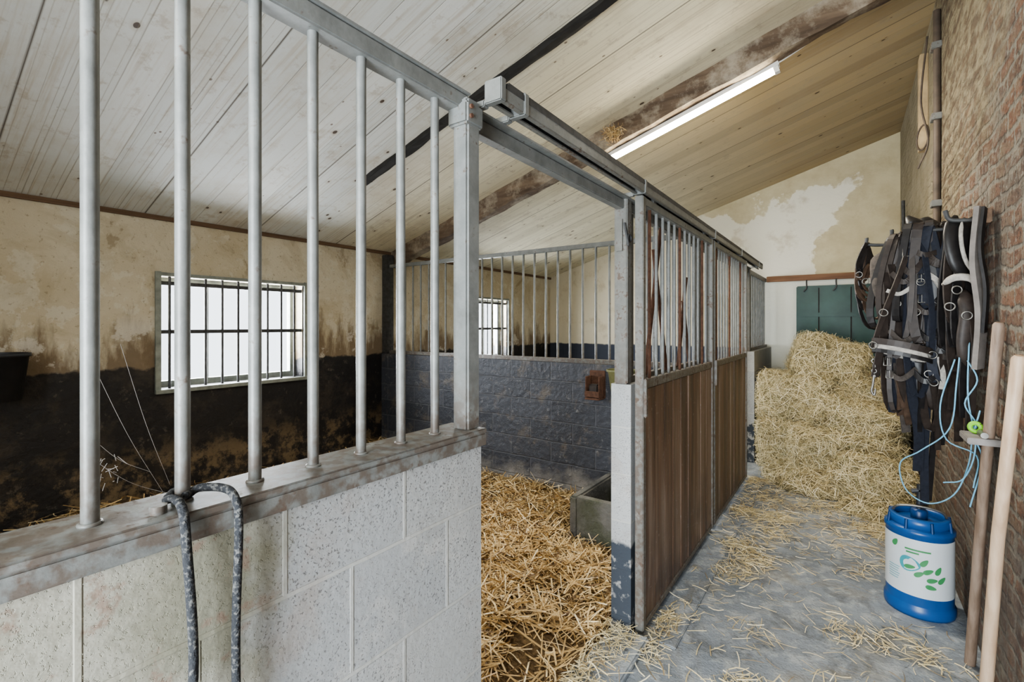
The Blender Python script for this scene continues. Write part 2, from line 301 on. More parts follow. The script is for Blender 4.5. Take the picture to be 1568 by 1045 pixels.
# ------------------------------------------------------------------ mesh builder
def catmull(pts,n=8):
    P=[Vector(p) for p in pts]
    if len(P)<3: return P
    P=[P[0]*2-P[1]]+P+[P[-1]*2-P[-2]]; out=[]
    for i in range(1,len(P)-2):
        a,b,c,d=P[i-1:i+3]
        for k in range(n):
            t=k/n; out.append(0.5*((2*b)+(c-a)*t+(2*a-5*b+4*c-d)*t*t+(3*b-a-3*c+d)*t**3))
    out.append(P[-2]); return out
class MB:
    def __init__(s): s.v=[];s.f=[];s.mi=[];s.sm=[];s.mats=[]
    def _m(s,mat):
        if mat not in s.mats: s.mats.append(mat)
        return s.mats.index(mat)
    def add(s,vs,fs,mat,smooth=False):
        o=len(s.v); k=s._m(mat); s.v+= [tuple(v) for v in vs]
        for f in fs: s.f.append([i+o for i in f]); s.mi.append(k); s.sm.append(smooth)
        return s
    def box(s,x0,x1,y0,y1,z0,z1,mat):
        vs=[(x,y,z) for z in(z0,z1) for y in(y0,y1) for x in(x0,x1)]
        return s.add(vs,[(0,2,3,1),(4,5,7,6),(0,1,5,4),(2,6,7,3),(0,4,6,2),(1,3,7,5)],mat)
    def bbox(s,x0,x1,y0,y1,z0,z1,mat,b=0.004):
        import bmesh
        bm=bmesh.new(); bmesh.ops.create_cube(bm,size=1)
        for v in bm.verts: v.co=Vector((x0+(v.co.x+.5)*(x1-x0),y0+(v.co.y+.5)*(y1-y0),z0+(v.co.z+.5)*(z1-z0)))
        bmesh.ops.bevel(bm,geom=bm.edges[:],offset=b,segments=2,affect='EDGES')
        bm.verts.index_update()
        s.add([v.co[:] for v in bm.verts],[[v.index for v in f.verts] for f in bm.faces],mat); bm.free(); return s
    def prismY(s,poly,y0,y1,mat):
        n=len(poly); vs=[(x,y0,z) for x,z in poly]+[(x,y1,z) for x,z in poly]
        fs=[tuple(range(n)),tuple(range(2*n-1,n-1,-1))]+[(i,i+n,(i+1)%n+n,(i+1)%n) for i in range(n)]
        return s.add(vs,fs,mat)
    def tube(s,pts,r,mat,k=10,caps=True,smooth=True,rr=None):
        P=[Vector(p) for p in pts]; n=len(P); ring=[]
        T=[(P[min(i+1,n-1)]-P[max(i-1,0)]).normalized() for i in range(n)]
        ref=Vector((0,0,1)) if abs(T[0].z)<0.9 else Vector((1,0,0))
        u=(ref-T[0]*ref.dot(T[0])).normalized()
        for i in range(n):
            u=(u-T[i]*u.dot(T[i])).normalized(); w=T[i].cross(u); q=rr[i] if rr else r
            for j in range(k):
                a=2*math.pi*j/k; ring.append(P[i]+(u*math.cos(a)+w*math.sin(a))*q)
        fs=[(i*k+j,i*k+(j+1)%k,(i+1)*k+(j+1)%k,(i+1)*k+j) for i in range(n-1) for j in range(k)]
        s.add(ring,fs,mat,smooth)
        if caps: 
            s.add(ring[:k],[tuple(range(k))[::-1]],mat); s.add(ring[-k:],[tuple(range(k))],mat)
        return s
    def cyl(s,a,b,r,mat,k=14): return s.tube([a,b],r,mat,k)
    def strap(s,pts,w,t,mat,side=(0,1,0)):
        P=[Vector(p) for p in pts]; n=len(P); S0=Vector(side); ring=[]; prev=None
        for i in range(n):
            T=(P[min(i+1,n-1)]-P[max(i-1,0)]).normalized()
            S=S0-T*S0.dot(T)
            S=S.normalized() if S.length>0.05 else (prev if prev else T.orthogonal().normalized())
            prev=S; N=T.cross(S)
            ring+=[P[i]+S*w/2+N*t/2,P[i]-S*w/2+N*t/2,P[i]-S*w/2-N*t/2,P[i]+S*w/2-N*t/2]
        fs=[(i*4+j,i*4+(j+1)%4,(i+1)*4+(j+1)%4,(i+1)*4+j) for i in range(n-1) for j in range(4)]+[(3,2,1,0),(4*n-4,4*n-3,4*n-2,4*n-1)]
        return s.add(ring,fs,mat)
    def pad(s,pts,w,t,mat,side=(1,0,0),k=14):
        P=[Vector(p) for p in pts]; n=len(P); S0=Vector(side); ring=[]
        for i in range(n):
            T=(P[min(i+1,n-1)]-P[max(i-1,0)]).normalized(); S=(S0-T*S0.dot(T)).normalized(); N=T.cross(S)
            q=min(1,0.25+1.6*math.sin(math.pi*(i+.15)/(n-.7)))
            for j in range(k):
                a=2*math.pi*j/k; ring.append(P[i]+S*math.cos(a)*w/2*q+N*math.sin(a)*t/2*q)
        s.add(ring,[(i*k+j,i*k+(j+1)%k,(i+1)*k+(j+1)%k,(i+1)*k+j) for i in range(n-1) for j in range(k)]+[tuple(range(k))[::-1],tuple(range((n-1)*k,n*k))],mat,True)
        return s
    def torus(s,c,R,r,mat,normal=(0,0,1),k=20,sx=1,sy=1):
        N=Vector(normal).normalized(); u=N.orthogonal().normalized(); w=N.cross(u); C=Vector(c)
        pts=[C+u*math.cos(a)*R*sx+w*math.sin(a)*R*sy for a in [2*math.pi*i/k for i in range(k+1)]]
        return s.tube(pts,r,mat,8,caps=False)
    def lathe(s,cx,cy,prof,mat,k=40,smooth=True):
        vs=[(cx+r*math.cos(2*math.pi*j/k),cy+r*math.sin(2*math.pi*j/k),z) for r,z in prof for j in range(k)]
        fs=[(i*k+j,i*k+(j+1)%k,(i+1)*k+(j+1)%k,(i+1)*k+j) for i in range(len(prof)-1) for j in range(k)]
        return s.add(vs,fs,mat,smooth)
    def build(s,name,parent=None):
        me=bpy.data.meshes.new(name); me.from_pydata(s.v,[],s.f)
        for m in s.mats: me.materials.append(m)
        me.polygons.foreach_set('material_index',s.mi); me.polygons.foreach_set('use_smooth',s.sm); me.update()
        ob=bpy.data.objects.new(name,me); scene.collection.objects.link(ob)
        if parent: ob.parent=parent
        return ob

def strands(name,P,Nn,L,W,mat,parent=None,lift=0.25,bend=0.2,clamp=None):
    n=len(P); r=rng.normal(size=(n,3))
    r-= (r*Nn).sum(1,keepdims=True)*Nn; D=r/np.linalg.norm(r,axis=1,keepdims=True)
    D=D+Nn*rng.normal(0,lift,size=(n,1)); D/=np.linalg.norm(D,axis=1,keepdims=True)
    S=np.cross(D,Nn+rng.normal(0,0.5,size=(n,3))); S/=np.linalg.norm(S,axis=1,keepdims=True)+1e-9
    B=np.cross(S,D)
    L=L*rng.uniform(0.5,1.25,size=(n,1)); W=W*rng.uniform(0.6,1.3,size=(n,1)); bd=rng.normal(0,bend,size=(n,1)); bs=rng.normal(0,bend,size=(n,1))
    V=np.zeros((n,8,3))
    for k,t in enumerate((-0.5,-0.17,0.17,0.5)):
        c=P+D*L*t+(B*bd+S*bs)*L*(0.25-t*t)
        V[:,2*k]=c-S*W/2; V[:,2*k+1]=c+S*W/2
    if clamp:
        for a in range(3):
            lo,hi=clamp[a]; V[:,:,a]=np.clip(V[:,:,a],lo,hi)
    base=(np.arange(n)*8)[:,None,None]
    Q=np.array([[0,1,3,2],[2,3,5,4],[4,5,7,6]])[None]+base
    me=bpy.data.meshes.new(name); me.vertices.add(n*8); me.vertices.foreach_set('co',V.reshape(-1).astype(np.float32))
    me.loops.add(n*12); me.loops.foreach_set('vertex_index',Q.reshape(-1).astype(np.int32))
    me.polygons.add(n*3); me.polygons.foreach_set('loop_start',(np.arange(n*3)*4).astype(np.int32)); 
    me.materials.append(mat); me.update(calc_edges=True); me.validate()
    ob=bpy.data.objects.new(name,me); scene.collection.objects.link(ob)
    if parent: ob.parent=parent
    return ob

# ------------------------------------------------------------------ ROOM SHELL
MB().box(XB-0.3,XR+0.3,YN-0.3,YF+0.3,-0.12,0,CONC).build('floor')
W1=(1.38,2.50,0.98,1.81); W2=(4.60,5.72,0.98,1.81)
b=MB(); T=0.28
ys=[YN-0.2,W1[0],W1[1],W2[0],W2[1],YF+0.25]; HB=2.26
for i in range(5):
    if i in(1,3):
        b.box(XB-T,XB,ys[i],ys[i+1],0,0.98,PL_BACK); b.box(XB-T,XB,ys[i],ys[i+1],1.81,HB,PL_BACK)
    else: b.box(XB-T,XB,ys[i],ys[i+1],0,HB,PL_BACK)
b.build('wall_back')
MB().prismY([(XB,0),(XR,0),(XR,cz(XR)+.02),(XB,cz(XB)+.02)],YF,YF+0.25,PL_FAR).build('wall_far')
MB().box(XR,XR+0.3,YN-0.2,YF+0.25,0,cz(XR)+0.1,BRICK).build('wall_right')
b=MB(); dx0,dx1,dh=-0.72,0.40,2.15
b.prismY([(XB,0),(dx0,0),(dx0,cz(dx0)),(XB,cz(XB))],YN-0.2,YN,PL_BACK)
b.prismY([(dx0,dh),(dx1,dh),(dx1,cz(dx1)),(dx0,cz(dx0))],YN-0.2,YN,PL_BACK)
b.prismY([(dx1,0),(XR,0),(XR,cz(XR)),(dx1,cz(dx1))],YN-0.2,YN,PL_BACK)
b.build('wall_near')
MB().prismY([(XB-T,cz(XB-T)),(XR+.3,cz(XR+.3)),(XR+.3,cz(XR+.3)+.12),(XB-T,cz(XB-T)+.12)],YN-0.2,YF+0.25,CEIL).build('ceiling')
MB().box(XB,XB+0.02,YN,YF,cz(XB)-0.028,cz(XB)+0.004,BROWNW).build('trim_1')

def window(name,w):
    y0,y1,z0,z1=w; b=MB(); x=XB-0.19
    b.box(x,x+.05,y0,y0+.05,z0,z1,FRAMEP); b.box(x,x+.05,y1-.05,y1,z0,z1,FRAMEP); b.box(x+.001,x+.049,y0+.05,y1-.05,z0,z0+.045,FRAMEP); b.box(x+.001,x+.049,y0+.05,y1-.05,z1-.045,z1,FRAMEP)
    b.box(x+.015,x+.02,y0+.04,y1-.04,z0+.04,z1-.04,GLASS)
    for f in (0.333,0.667):
        yy=y0+(y1-y0)*f; b.box(x+.005,x+.04,yy-.009,yy+.009,z0+.04,z1-.04,FRAMEP)
    b.box(x+.006,x+.045,y0+.04,y1-.04,1.385,1.41,FRAMEP)
    xb=XB-0.035
    for i in range(9):
        yy=y0+0.07+(y1-y0-0.14)*i/8; b.cyl((xb,yy,z0),(xb,yy,z1),0.0095,BLACKSTEEL,10)
    for zz in(1.40,z1-0.05): b.box(xb-.004,xb+.004,y0,y1,zz-.014,zz+.014,BLACKSTEEL)
    b.box(XB-.02,XB+.018,y0-.035,y0,z0-.001,z1+.03,FRAMEP); b.box(XB-.02,XB+.018,y1,y1+.02,z0-.001,z1+.03,FRAMEP)
    b.box(XB-.02,XB+.017,y0,y1,z1,z1+.025,FRAMEP); b.box(XB-.14,XB+.03,y0-.035,y1+.02,z0-.03,z0-.001,FRAMEP)
    b.build(name)
window('window_1',W1); window('window_2',W2)

def roofbeam(name,y0,y1,dep,mat,x0=XB,x1=XR,jit=0.012,n=60):
    b=MB(); vs=[]; 
    for i in range(n+1):
        x=x0+(x1-x0)*i/n; z=cz(x)
        j=lambda k: (mnoise.noise(Vector((x*3,k*7.7,y0)))+0.5*mnoise.noise(Vector((x*11,k*3.1,y0))))*jit
        vs+=[(x,y0+j(1),z),(x,y0+j(2),z-dep*0.85+j(3)),(x,y0+0.02+j(4),z-dep+j(5)),(x,y1-0.02+j(6),z-dep+j(7)),(x,y1+j(8),z-dep*.85+j(9)),(x,y1+j(10),z)]
    fs=[(i*6+j,i*6+(j+1)%6,(i+1)*6+(j+1)%6,(i+1)*6+j) for i in range(n) for j in range(6)]+[tuple(range(6))[::-1],tuple(range(n*6,n*6+6))]
    b.add(vs,fs,mat,False); return b.build(name)
roofbeam('roof_beam',3.515,3.66,0.16,BEAMW,jit=0.018)
roofbeam('ceiling_gap_strip',2.32,2.39,0.03,DARKGAP,-3.1,XR,0.012)  # near-black raised strip stands for a dark gap in the ceiling

MB().bbox(-0.86,0.44,YF-0.05,YF-0.001,2.0,2.07,BROWNX).build('trim_2')
b=MB(); b.bbox(-0.53,0.42,YF-0.06,YF-0.002,0.0,1.93,GDOOR,0.01)
for x in(-0.30,0.02): b.box(x,x+.012,YF-0.066,YF-.06,0.02,1.9,DARKGAP)
for z in (0.35,1.55): b.box(-0.5,0.3,YF-0.075,YF-.055,z,z+.05,GDOOR)
b.build('door_1')
b=MB()
for x in(-0.42,-0.12): 
    b.tube(catmull([(x,YF-.05,2.0),(x,YF-.09,1.97),(x,YF-.10,1.90),(x-.03,YF-.09,1.86)]),0.008,BLACKSTEEL,8)
b.build('wall_hook')

# ------------------------------------------------------------------ STALL FRONTS
b=MB(); b.box(-0.92,-0.82,YN,1.02,0,1.14,BLOCKW); b.build('stall_front_block_wall')
b=MB()
b.bbox(-0.935,-0.805,YN,1.028,1.156,1.17,STEEL,0.003); b.bbox(-0.8135,-0.8065,YN,1.027,1.124,1.1558,STEEL,0.002); b.bbox(-0.934,-0.927,YN,1.027,1.124,1.1558,STEEL,0.002)
b.box(-0.927,-0.8138,YN,1.02,1.14,1.1555,STEEL)
y=0.893
while y>YN+.05:
    j=random.uniform(-.002,.002); b.cyl((-0.87,y,1.165),(-0.87+j,y,2.04),0.0108,STEEL,16); b.torus((-0.87,y,1.171),0.0118,0.0035,STEEL,k=14); y-=0.114
b.bbox(-0.895,-0.845,YN,1.0,2.032,2.074,STEEL,0.004); b.box(-0.9,-0.84,YN,1.0,2.0745,2.080,STEEL)
b.bbox(-0.880,-0.826,0.970,1.024,1.165,2.06,STEEL,0.006)
b.bbox(-0.890,-0.819,0.960,1.031,1.985,2.045,STEEL,0.006)
for z in(2.005,2.03): b.cyl((-0.819,0.975,z),(-0.813,0.975,z),0.006,RUST,8)
b.cyl((-0.84,0.28,1.17),(-0.84,0.28,1.182),0.012,STEEL,8)
b.build('stall_bar_screen')
b=MB(); b.box(-0.93,-0.832,2.15,3.395,0,1.17,BLOCKW); b.build('stall_block_pier')
b=MB(); b.box(-0.94,-0.81,5.58,6.94,0,1.17,BLOCKW); b.build('far_stall_block_wall')
b=MB()
b.bbox(-0.915,-0.85,2.15,2.21,1.171,2.06,RUSTY,0.005); b.bbox(-0.908,-0.857,3.52,3.575,0,2.03,STEEL,0.005)
b.bbox(-0.912,-0.853,5.58,5.64,1.171,2.06,RUSTY,0.005)
b.bbox(-0.90,-0.865,2.21,3.52,1.171,1.20,RUSTY,0.003); b.bbox(-0.905,-0.865,1.032,5.58,2.0,2.044,STEEL,0.004)
b.box(-0.911,-0.84,1.032,5.6,2.0445,2.051,STEEL)
yy=2.30
while yy<3.5: b.cyl((-0.885,yy,1.18),(-0.885,yy,2.02),0.008,STEEL,10); yy+=0.115
b.bbox(-0.91,-0.86,5.64,6.94,1.171,1.20,RUSTY,0.003);b.bbox(-0.904,-0.866,5.64,6.94,2.0,2.05,STEEL,0.003)
yy=5.72
while yy<6.9: b.cyl((-0.885,yy,1.18),(-0.885,yy,2.02),0.0085,STEEL,10); yy+=0.115
b.torus((-0.845,2.165,1.86),0.018,0.005,BLACKSTEEL,(1,0,0)); b.cyl((-0.86,2.14,1.93),(-0.84,2.14,1.82),0.006,BLACKSTEEL,8)
b.box(-0.90,-0.87,2.138,2.152,1.80,1.95,RUSTY)
b.build('stall_fixed_bars')
b=MB(); y0,y1=1.035,5.85
b.box(-0.815,-0.765,y0+.04,y1,2.112,2.118,BLACKSTEEL); b.box(-0.769,-0.765,y0,y1,2.065,2.096,STEEL); b.box(-0.770,-0.764,y0+.03,y1,2.096,2.112,BLACKSTEEL); b.box(-0.815,-0.811,y0,y1,2.065,2.112,BLACKSTEEL)
b.box(-0.780,-0.766,y0,y1,2.060,2.065,RUSTY); b.box(-0.815,-0.800,y0,y1,2.060,2.065,RUSTY)
for q in(1.045,1.16,2.16,3.58,4.6,5.6): 
    b.bbox(-0.820,-0.761,q-.012,q+.012,2.057,2.121,STEEL,0.003); b.bbox(-0.88,-0.82,q-.012,q+.012,2.052,2.072,STEEL,0.003)
b.build('sliding_door_track')
b=MB(); b.bbox(-0.90,-0.74,1.03,2.14,0.0,0.03,CONC,0.008); b.bbox(-0.765,-0.63,2.16,5.5,0.0,0.012,CONC,0.004); b.build('stall_door_sill')

def sliding_door(name,y0,y1,x0=-0.815,x1=-0.775,zb=0.03,n=13,wood=DOORW):
    b=MB(); zt=2.052; zm=1.17; i0,i1=x0+.002,x1-.002
    b.bbox(x0,x1,y0,y0+.04,zb,zt,RUSTY,0.004); b.bbox(x0,x1,y1-.04,y1,zb,zt,RUSTY,0.004)
    b.bbox(i0,i1,y0+.03,y1-.03,zm-.02,zm+.022,RUSTY,0.004); b.bbox(i0,i1,y0+.03,y1-.03,zt-.042,zt-.002,STEEL,0.004); b.bbox(i0,i1,y0+.03,y1-.03,zb+.002,zb+.032,RUSTY,0.004)
    k=9; ww=(y1-y0-.08)/k
    for i in range(k):
        a=y0+.04+ww*i; b.bbox(x0+.008,x1-.007+random.uniform(-.002,.002),a+.0015,a+ww-.0015,zb+.032,zm-.02,wood,0.003)
    for i in range(1,n):
        yy=y0+.04+(y1-y0-.08)*i/n; b.cyl(((x0+x1)/2,yy,zm+.02),((x0+x1)/2,yy,zt-.02),0.008,RUST if (i*7)%5==2 else STEEL,12)
    for q in(y0+.2,y1-.2):
        b.box(-.80,-.785,q-.02,q+.02,zt-.01,2.09,STEEL); b.cyl((-.803,q,2.09),(-.78,q,2.09),0.018,BLACKSTEEL,14)
    b.bbox(x1,x1+.012,y0+.008,y0+.032,1.02,1.2,RUSTY,0.003)
    return b.build(name)
sliding_door('sliding_stall_door',2.155,3.57); sliding_door('sliding_stall_door',3.60,4.93)

b=MB()
for (y0,z0,y1,z1) in((2.38,1.2,2.62,1.98),(2.72,1.2,2.50,1.85),(2.95,1.2,3.12,1.75),(3.2,1.2,3.05,1.6)):
    b.cyl((-0.845,y0,z0),(-0.843,y1,z1),0.011,RUST,8)
b.build('hay_fork_handles')

MB().box(XB,-0.93,3.40,3.50,0,1.145,BLOCKD).build('stall_divider_block_wall')
b=MB(); x=XB+0.2
b.bbox(XB,-0.93,3.425,3.475,1.146,1.18,RUSTY,0.003); b.bbox(XB,-0.915,3.43,3.47,2.06,2.095,STEEL,0.003)
b.bbox(XB+.005,XB+.09,3.40,3.49,1.147,2.2,BLACKSTEEL,0.004)
while x<-0.95: b.cyl((x,3.45,1.17),(x,3.45,2.07),0.0095,STEEL,12); x+=0.114
b.build('stall_divider_bars')

b=MB(); X0,X1,Y0,Y1,H=-1.475,-0.95,2.74,3.34,0.35; w=0.06
b.bbox(X0,X0+w,Y0,Y1,0,H,STONE,0.012); b.bbox(X1-w,X1,Y0,Y1,0,H,STONE,0.012); b.bbox(X0+w-.012,X1-w+.012,Y0+.002,Y0+w,0,H-.002,STONE,0.004); b.bbox(X0+w-.012,X1-w+.012,Y1-w,Y1-.002,0,H-.002,STONE,0.004)
b.box(X0+.02,X1-.02,Y0+.02,Y1-.02,0.005,0.10,STONE); b.build('stone_water_trough')
b=MB(); x=-1.58; yv=3.40
b.bbox(x-.065,x+.065,yv-.012,yv,0.89,1.10,RUST,0.004); b.bbox(x-.06,x-.048,yv-.10,yv-.01,0.90,1.06,RUST,0.003); b.bbox(x+.048,x+.06,yv-.10,yv-.01,0.90,1.06,RUST,0.003)
b.bbox(x-.06,x+.06,yv-.11,yv-.01,0.885,0.90,RUST,0.003); b.bbox(x-.06,x+.06,yv-.11,yv-.10,0.905,0.95,RUST,0.003)
b.bbox(x-.04,x+.04,yv-.09,yv-.015,0.906,1.0,LEATHB,0.01); b.build('salt_lick_holder')
b=MB(); cx,cy=-1.33,3.26; OL=simple('olive_plastic',(0.20,0.20,0.09),0.6)
b.lathe(cx,cy,[(0,0.97),(0.075,0.97),(0.10,1.13),(0.108,1.13),(0.108,1.115),(0.10,1.115)],OL,28); b.lathe(cx,cy,[(0.097,1.13),(0.072,0.98),(0,0.98)],OL,28)
b.bbox(cx-.03,cx+.03,cy+.09,3.40,1.05,1.12,OL,0.004); b.build('hanging_feed_bowl')
b=MB(); cx,cy=-3.93,0.53
b.lathe(cx,cy,[(0,1.02),(0.11,1.02),(0.14,1.29),(0.148,1.29),(0.148,1.27),(0.14,1.27)],BLACKP,32); b.lathe(cx,cy,[(0.137,1.29),(0.108,1.03),(0,1.03)],BLACKP,32)
b.bbox(XB,cx-.12,cy-.03,cy+.03,1.22,1.28,BLACKP,0.004); b.build('black_feed_bucket')

# ------------------------------------------------------------------ STRAW BED
def bedh(x,y):
    s=lambda t: max(0,min(1,t))**2*(3-2*max(0,min(1,t)))
    h=0.05+0.14*s((-3.35-x)/0.65)+0.05*s((y-2.9)/0.5)
    h*=0.15+0.85*s((-0.93-x)/0.28)
    return h+0.05*mnoise.noise(Vector((x*2.6,y*2.6,1)))+0.035*mnoise.noise(Vector((x*8,y*8,4)))*s((-0.9-x)/0.3)+0.012
nx,ny=90,120; b=MB(); vs=[]; fs=[]
gx=lambda i: XB+.01+(-0.945-XB)*i/nx
gy=lambda j: YN+.01+(3.38-YN)*j/ny
for i in range(nx+1):
    for j in range(ny+1):
        x=gx(i); y=gy(j); vs.append((x,y,max(0.006,bedh(x,y))))
for i in range(nx):
    for j in range(ny):
        if X0+.02<gx(i) and gx(i+1)<X1-.02 and Y0+.02<gy(j) and gy(j+1)<Y1-.02: continue
        fs.append((i*(ny+1)+j,(i+1)*(ny+1)+j,(i+1)*(ny+1)+j+1,i*(ny+1)+j+1))
b.add(vs,fs,BED,True)
bed=b.build('straw_bedding')
def scat(n,x0,x1,y0,y1,keep=None,zoff=0.0,hf=bedh):
    P=[]
    while len(P)<n:
        x=random.uniform(x0,x1); y=random.uniform(y0,y1)
        if keep and random.random()>keep(x,y): continue
        P.append((x,y,max(0.004,hf(x,y))+random.uniform(0,0.03)+zoff))
    P=np.array(P); N=np.tile([0,0,1.0],(len(P),1)); return P,N
def kp(x,y):
    bare=math.exp(-(((x+1.10)/0.20)**2+((y-1.74)/0.22)**2))
    if X0-.03<x<X1+.03 and Y0-.03<y<Y1: return 0
    cl=0.66+1.0*mnoise.noise(Vector((x*5,y*5,2)))
    return (1-0.96*bare)*cl
BC=((XB+.02,-0.935),(YN+.02,3.385),(0.003,1))
P1,N1=scat(16000,-2.7,-0.95,0.9,3.37,kp); 
strands('straw_stalks',P1,N1,0.22,0.0064,STRAW,bed,0.32,0.18,BC)
P2,N2=scat(4500,-4.08,-2.6,-0.2,3.37); strands('straw_stalks_far',P2,N2,0.18,0.0065,STRAW,bed,0.25,0.12,BC)
def kspill(x,y): return max(0,1-(x+0.93)/0.22)
PS,NS=scat(650,-0.93,-0.74,1.05,2.13,kspill,0.0,lambda x,y:0.032)
def kf(x,y):
    if (x-.305)**2+(y-3.24)**2<0.05: return 0
    c=max(0,mnoise.noise(Vector((x*3.1,y*3.1,9)))*1.9-0.05)
    e=0.7*math.exp(-((x+0.70)/0.10)**2)
    hz=1.0*max(0,min(1,(y-3.4)/1.2))
    return min(1,0.03+c*0.55+0.45*e*c*3+hz*(0.25+c))
PF,NF=scat(5400,-0.76,0.45,1.2,5.0,kf,0.0,lambda x,y:0.003)
PF[:,2]=np.where(PF[:,0]<-0.6,0.015,0.004)+rng.uniform(0,0.008,len(PF))
loose=strands('loose_straw',np.vstack([PS,PF]),np.vstack([NS,NF]),0.085,0.0038,LOOSE,None,0.04,0.20,((-0.94,0.47),(1.0,6),(0.002,0.06)))

# ------------------------------------------------------------------ HAY
def blob(c,s,e=0.55,rot=(0,0,0),nu=72,nv=50,amp=0.07,seed=0):
    vs=[];f=lambda w,m: math.copysign(abs(w)**m,w)
    R=Matrix.Rotation(math.radians(rot[2]),3,'Z')@Matrix.Rotation(math.radians(rot[1]),3,'Y')@Matrix.Rotation(math.radians(rot[0]),3,'X')
    for i in range(nv+1):
        v=-math.pi/2+math.pi*i/nv
        for j in range(nu):
            u=2*math.pi*j/nu
            p=Vector((f(math.cos(v),e)*f(math.cos(u),e),f(math.cos(v),e)*f(math.sin(u),e),f(math.sin(v),e)))
            q=R@Vector((p.x*s[0],p.y*s[1],p.z*s[2]))+Vector(c)
            d=mnoise.noise(q*3.2+Vector((seed,0,0)))*amp+mnoise.noise(q*9+Vector((0,seed,0)))*amp*0.7
            q+=(R@p).normalized()*d
            q.x=max(-0.78,min(q.x,XR-0.03)); q.z=max(q.z,0.003); q.y=min(q.y,YF-0.09)
            vs.append(q)
    fs=[(i*nu+j,i*nu+(j+1)%nu,(i+1)*nu+(j+1)%nu,(i+1)*nu+j) for i in range(nv) for j in range(nu)]
    return vs,fs
b=MB(); 
for k,(c,s,e,r) in enumerate([((-0.45,5.80,0.24),(0.34,0.40,0.25),0.22,(0,0,3)),((-0.44,5.84,0.72),(0.33,0.36,0.22),0.22,(0,-3,-8)),((-0.20,5.92,1.10),(0.27,0.32,0.20),0.32,(0,16,16)),
        ((0.16,5.95,0.28),(0.30,0.42,0.30),0.3,(0,0,0)),((0.12,5.95,0.74),(0.28,0.35,0.20),0.35,(0,28,5)),
        ((-0.03,5.36,0.22),(0.42,0.26,0.23),0.25,(0,2,12)),((0.06,5.46,0.58),(0.32,0.24,0.15),0.3,(6,16,-10)),
        ((0.20,4.98,0.14),(0.26,0.28,0.18),0.35,(0,5,-10)),((-0.22,5.10,0.03),(0.42,0.34,0.11),0.9,(0,0,0)),((0.20,4.66,0.01),(0.26,0.26,0.08),0.95,(0,0,0))]):
    v,f=blob(c,s,e,r,seed=k*5.3); b.add(v,f,HAYB,True)
hay=b.build('hay_bale_pile')
V=np.array(b.v); F=np.array(b.f); A=V[F[:,0]];B=V[F[:,1]];C=V[F[:,2]];Dd=V[F[:,3]]
cr=np.cross(C-A,Dd-B); ar=np.linalg.norm(cr,axis=1)/2; nn=cr/(np.linalg.norm(cr,axis=1,keepdims=True)+1e-9)
cen=(A+B+C+Dd)/4; ar[(cen[:,2]<0.02)|(cen[:,1]>6.3)]=0
NH=54000
idx=rng.choice(len(F),size=NH,p=ar/ar.sum()); a=rng.random((NH,1)); c_=rng.random((NH,1))
P=(A[idx]*(1-a)+B[idx]*a)*(1-c_)+(Dd[idx]*(1-a)+C[idx]*a)*c_; N=nn[idx]
P+=N*rng.uniform(0,0.02,(NH,1)); P[:,0]=np.clip(P[:,0],-0.76,XR-0.04)
strands('hay_stalks',P,N,0.14,0.0030,HAY,hay,0.24,0.42,((-0.80,XR-.015),(3,YF-.08),(0.003,2)))

Pn=rng.normal(0,1,(260,3))*np.array([.035,.012,.03])+np.array([-1.50,3.50,cz(-1.5)-0.09]); Nn=rng.normal(size=(260,3)); Nn/=np.linalg.norm(Nn,axis=1,keepdims=True)
strands('bird_nest',Pn,Nn,0.07,0.003,STRAW,None,0.3,0.3)

# ------------------------------------------------------------------ fluorescent lamp
b=MB(); xa,xb_=-1.60,-0.38; yl=3.64; off=0.16
def q(x,dz,dy=0): return (x,yl+dy,cz(x)-off-dz)
b.strap([q(xa,0.018),q(xb_,0.018)],0.05,0.030,WHITEP,(0,1,0))
b.cyl(q(xa+.03,0.055),q(xb_-.03,0.055),0.0175,TUBE,14)
for xx in(xa+.015,xb_-.015): b.strap([q(xx-.015,0.048),q(xx+.015,0.048)],0.04,0.05,WHITEP,(0,1,0))
b.tube(catmull([q(xb_,0.01),q(xb_+.12,-.02,.03),q(xb_+.3,-.06,.05),q(XR-.02,-.08,.1)]),0.006,WHITEP,8)
b.build('added_tube_lamp')

# ------------------------------------------------------------------ right wall fittings
DB=simple('brown_stained_pipe',(0.085,0.062,0.045),0.7,0,0.4,12,0.2)
b=MB(); xw=XR-0.02
b.tube([(xw,4.04,3.45),(xw,4.03,2.7),(xw,4.05,2.05),(xw,4.0,1.2)],0.019,DB,10)
for z in(3.2,2.75,2.2): b.bbox(xw-.03,XR,4.0,4.08,z,z+.04,RUSTY,0.003)
b.build('wall_conduit_pipe')
b=MB(); b.bbox(XR-.05,XR,4.62,4.74,2.75,3.45,simple('bare_pale_timber',(0.46,0.35,0.21),0.8,0,0.3,10),0.004)
b.tube(catmull([(XR-.04,4.30,3.42),(XR-.07,4.33,3.0),(XR-.03,4.35,2.72),(XR-.08,4.4,2.55)]),0.006,DB,8)
b.torus((XR-.05,4.45,2.78),0.085,0.006,DB,(1,0.3,0)); b.build('wall_timber_batten')
b=MB(); b.tube(catmull([(XR-.03,6.2,2.7),(XR-.03,6.15,2.3),(XR-.03,6.2,1.9)]),0.015,BLACKSTEEL,8); b.build('wall_drain_pipe')

b=MB(); b.bbox(XR-.03,XR,2.72,3.6,1.87,1.93,BROWNW,0.004)
for yy,L in((3.42,0.38),(3.2,0.28),(3.0,0.22),(2.8,0.12)):
    b.tube(catmull([(XR-.02,yy,1.90),(XR-L*.6,yy,1.90),(XR-L,yy,1.91),(XR-L-.015,yy,1.95)]),0.009,BLACKSTEEL,8)
b.bbox(XR-.25,XR-.14,3.12,3.18,1.87,1.93,TEAL,0.01); b.build('harness_rack')

